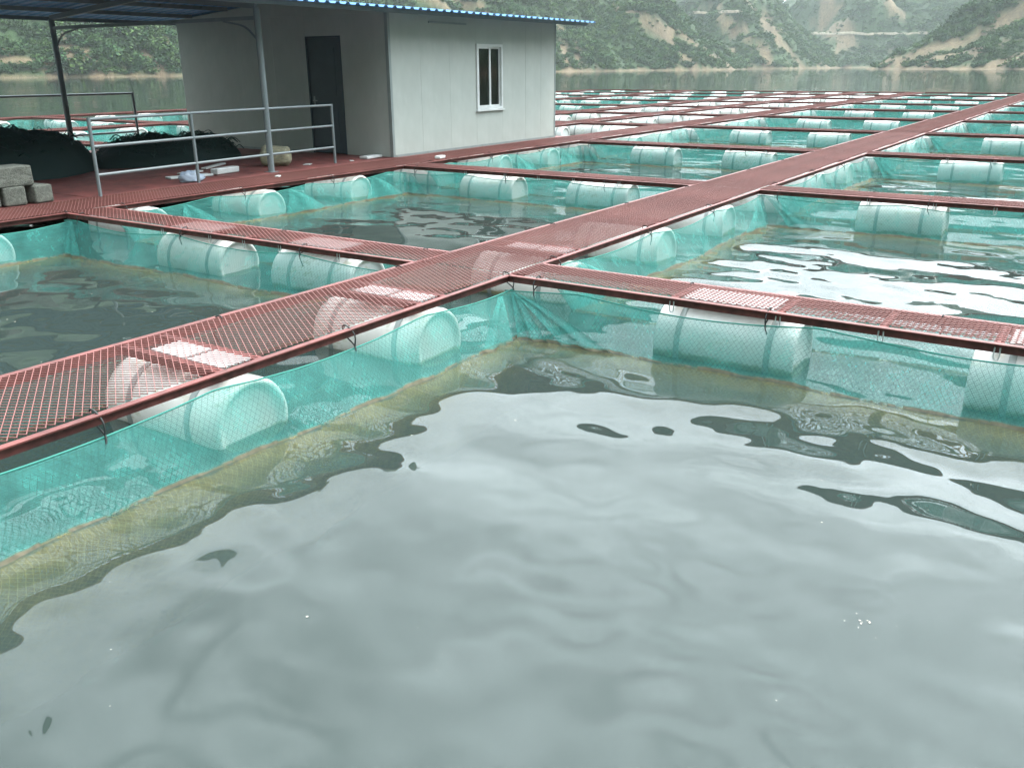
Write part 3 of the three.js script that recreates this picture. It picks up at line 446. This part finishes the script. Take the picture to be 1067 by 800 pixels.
// ---------------------------------------------------------------- loose things on the platform
function heap(name, label, cx, cz, rx, rz, h, sd) {
  const t = thing(name, label, 'net heap', [cx, 0, cz], 'dark net heaps'); const n = 40, pos = [], idx = [];
  for (let j = 0; j <= n; j++) for (let i = 0; i < 64; i++) { const q = j / n, a = i / 64 * 6.2832, k = 1 + 0.28 * fbm(Math.cos(a) * 1.3, Math.sin(a) * 1.3, sd, 3); const e = Math.pow(q, 0.8); const y = h * Math.pow(Math.max(0, 1 - q ** 4.5), 0.7) * (1 + 0.7 * fbm(Math.cos(a) * e * 2.6, Math.sin(a) * e * 2.6, sd + 4, 5)) + 0.05 * fbm(i * 0.5, j * 0.5, sd, 3); pos.push(Math.cos(a) * e * rx * k, Math.max(0.004, y), Math.sin(a) * e * rz * k); }
  for (let j = 0; j < n; j++) for (let i = 0; i < 64; i++) { const a = j * 64 + i, b = j * 64 + (i + 1) % 64; idx.push(a, b, a + 64, b, b + 64, a + 64); }
  const g = new THREE.BufferGeometry(); g.setAttribute('position', new THREE.Float32BufferAttribute(pos, 3)); g.setIndex(idx); g.computeVertexNormals(); part('mound', g, M.fabricDark, t);
  const f = []; for (let k = 0; k < 900; k++) { const v = (1 + Math.floor(rnd() * (n - 4))) * 64 + Math.floor(rnd() * 64), x = pos[v * 3], y = pos[v * 3 + 1], z = pos[v * 3 + 2], a = rr(0, 6.28), l = rr(0.08, 0.28); f.push(tube([[x, y - 0.02, z], [x + Math.cos(a) * l * 0.5, y + rr(0.02, 0.07), z + Math.sin(a) * l * 0.5], [x + Math.cos(a) * l, Math.max(0.01, y - rr(0, 0.08)), z + Math.sin(a) * l]], rr(0.004, 0.012), 6, 4)); }
  part('loose_strands', mergeGeometries(f), M.fibre, t).userData.kind = 'stuff';
}
heap('net_heap', 'tall heap of dark green netting behind the stone blocks', -11.9, -1.35, 1.5, 2.2, 0.7, 3);
heap('net_heap', 'low spread heap of dark green netting near the cabin wall', -11.4, -5.0, 1.0, 1.6, 0.4, 8);
{
  const block = (w, h, d, pos, turn, label) => { w *= 0.88; h *= 0.88; d *= 0.92; pos = [pos[0], pos[1] * 0.88, pos[2] + 0.1]; const g = mergeVertices(new RoundedBoxGeometry(w, h, d, 6, 0.028)); const p = g.attributes.position; for (let i = 0; i < p.count; i++) { const x = p.getX(i), y = p.getY(i), z = p.getZ(i), k = 0.05 * fbm(x * 4 + pos[2] * 9, y * 4 + pos[1] * 3, z * 4, 3); p.setXYZ(i, x * (1 + k * 2), y * (1 + k), z * (1 + k * 2)); } g.computeVertexNormals(); const o = top('stone_block', g, M.stone, label, 'stone block', 'grey stone blocks stacked on the platform'); o.position.set(pos[0], pos[1] + h / 2 + 0.006, pos[2]); o.rotation.y = turn; };
  block(0.42, 0.27, 0.3, [-7.98, 0, -0.42], 0.1, 'small grey stone block at the open end of the lower course'); block(0.42, 0.28, 0.32, [-8.0, 0, -0.06], -0.05, 'grey stone block in the middle of the lower course'); block(0.42, 0.27, 0.34, [-8.0, 0, 0.3], 0.04, 'grey stone block in the lower course below the long upper block'); block(0.44, 0.28, 0.36, [-8.0, 0, 0.68], 0.02, 'grey stone block at the hidden end of the lower course');
  block(0.44, 0.3, 0.78, [-8.02, 0.275, 0.02], 0.03, 'long grey stone block lying on the lower course');
}
{ // sack slumped by the post, offcuts, bags and scraps of litter
  const g = mergeVertices(new RoundedBoxGeometry(0.55, 0.3, 0.4, 8, 0.12)); const p = g.attributes.position;
  for (let i = 0; i < p.count; i++) { const x = p.getX(i), y = p.getY(i), z = p.getZ(i), k = 1 + 0.25 * fbm(x * 5, y * 5, z * 5, 3); p.setXYZ(i, x * k, (y + 0.14) * (1 - 0.35 * sstep(-0.1, 0.3, z)) * k, z * k); } g.computeVertexNormals();
  const s = top('empty_sack', g, new THREE.MeshStandardMaterial({ color: lin(0.42, 0.41, 0.33), map: texStone, roughness: 0.9 }), 'crumpled beige sack lying on the porch deck by the post', 'sack'); s.position.set(-8.75, 0.012, -5.35); s.rotation.y = 0.7; s.scale.y = 1.15;
  const foam = (name, w, h, d, pos, turn, label, m = M.white) => { const o = top(name, new RoundedBoxGeometry(w, h, d, 2, Math.min(h, w, d) * 0.2), m, label, name.split('_').pop(), 'litter on the porch deck'); o.position.set(pos[0], h / 2 + 0.007, pos[1]); o.rotation.y = turn; };
  foam('foam_strip', 0.16, 0.1, 0.55, [-8.55, -4.0], 0.15, 'thick white foam strip lying between the railing posts'); foam('foam_sheet', 0.22, 0.03, 0.75, [-8.6, -3.3], -0.2, 'thin white foam sheet flat on the deck behind the railing'); foam('foam_sheet', 0.18, 0.025, 0.5, [-9.1, -3.7], 0.3, 'narrow white foam sheet behind the thick foam strip');
  foam('plank_offcut', 0.1, 0.03, 0.9, [-9.6, -4.6], 0.5, 'pale plank offcut lying near the low net heap'); foam('paper_scrap', 0.12, 0.012, 0.2, [-8.35, -5.75], 0.5, 'white paper scrap on the deck near the door'); foam('paper_scrap', 0.08, 0.012, 0.1, [-8.12, -6.7], 1, 'small white scrap just past the railing end'); foam('foam_slab', 0.2, 0.05, 0.5, [-8.2, -7.35], 0.1, 'flat white foam slab against the cabin end wall'); foam('paper_scrap', 0.07, 0.02, 0.1, [-7.35, -4.1], 0.4, 'tiny white scrap on the walkway below the porch post'); foam('foam_scrap', 0.12, 0.05, 0.25, [-6.95, -8.0], 0.2, 'white foam scrap on the walkway past the cabin corner');
  const bag = mergeVertices(new THREE.SphereGeometry(0.17, 24, 14)); { const q = bag.attributes.position; for (let i = 0; i < q.count; i++) { const x = q.getX(i), y = q.getY(i), z = q.getZ(i), k = 1 + 0.6 * fbm(x * 12, y * 12, z * 12, 3); q.setXYZ(i, x * k * 0.8, Math.max(0, y + 0.06) * 0.7 * k, z * k * 1.3); } bag.computeVertexNormals(); }
  const b = top('plastic_bag', bag, new THREE.MeshStandardMaterial({ color: lin(0.3, 0.36, 0.45), roughness: 0.5 }), 'crumpled bluish plastic bag behind the railing post', 'bag'); b.position.set(-8.1, 0.006, -2.95);
}
{ // flecks adrift on the water
  const q = [], sp = (x, z, s) => { const g = new THREE.CircleGeometry(s, 5 + Math.floor(rnd() * 3)); g.rotateX(-Math.PI / 2); g.scale(rr(0.3, 1.2), 1, rr(0.7, 2.2)); g.rotateY(rr(0, 6)); const e = g.toNonIndexed(); e.translate(x, 0, z); q.push(e); };
  for (let k = 0; k < 120; k++) sp(rr(0.6, 5.5), rr(0.5, 5.9), 0.0012 + 0.003 * Math.pow(rnd(), 4));
  for (let k = 0; k < 12; k++) { const a = rr(0, 6.28), r = 0.12 * Math.pow(rnd(), 1.5); sp(3.72 + Math.cos(a) * r, 2.9 + Math.sin(a) * r, rr(0.001, 0.004)); }
  for (let k = 0; k < 14; k++) sp(rr(-5.5, -1.5), rr(0.3, 4), rr(0.004, 0.009));
  for (let k = 0; k < 60; k++) { const [x, z] = polar(rr(-30, 30), rr(75, 220)); sp(x, z, rr(0.06, 0.22)); }
  const o = top('floating_flecks', mergeGeometries(q), new THREE.MeshStandardMaterial({ color: lin(0.42, 0.4, 0.34), roughness: 0.9, side: THREE.DoubleSide }), 'pale flecks of foam and scraps adrift on the water', 'flecks', null, 'stuff'); o.position.y = WATER + 0.004;
}
scene.traverse((o) => { if (o.isMesh) { o.castShadow = true; o.receiveShadow = true; } });
renderer.render(scene, camera);
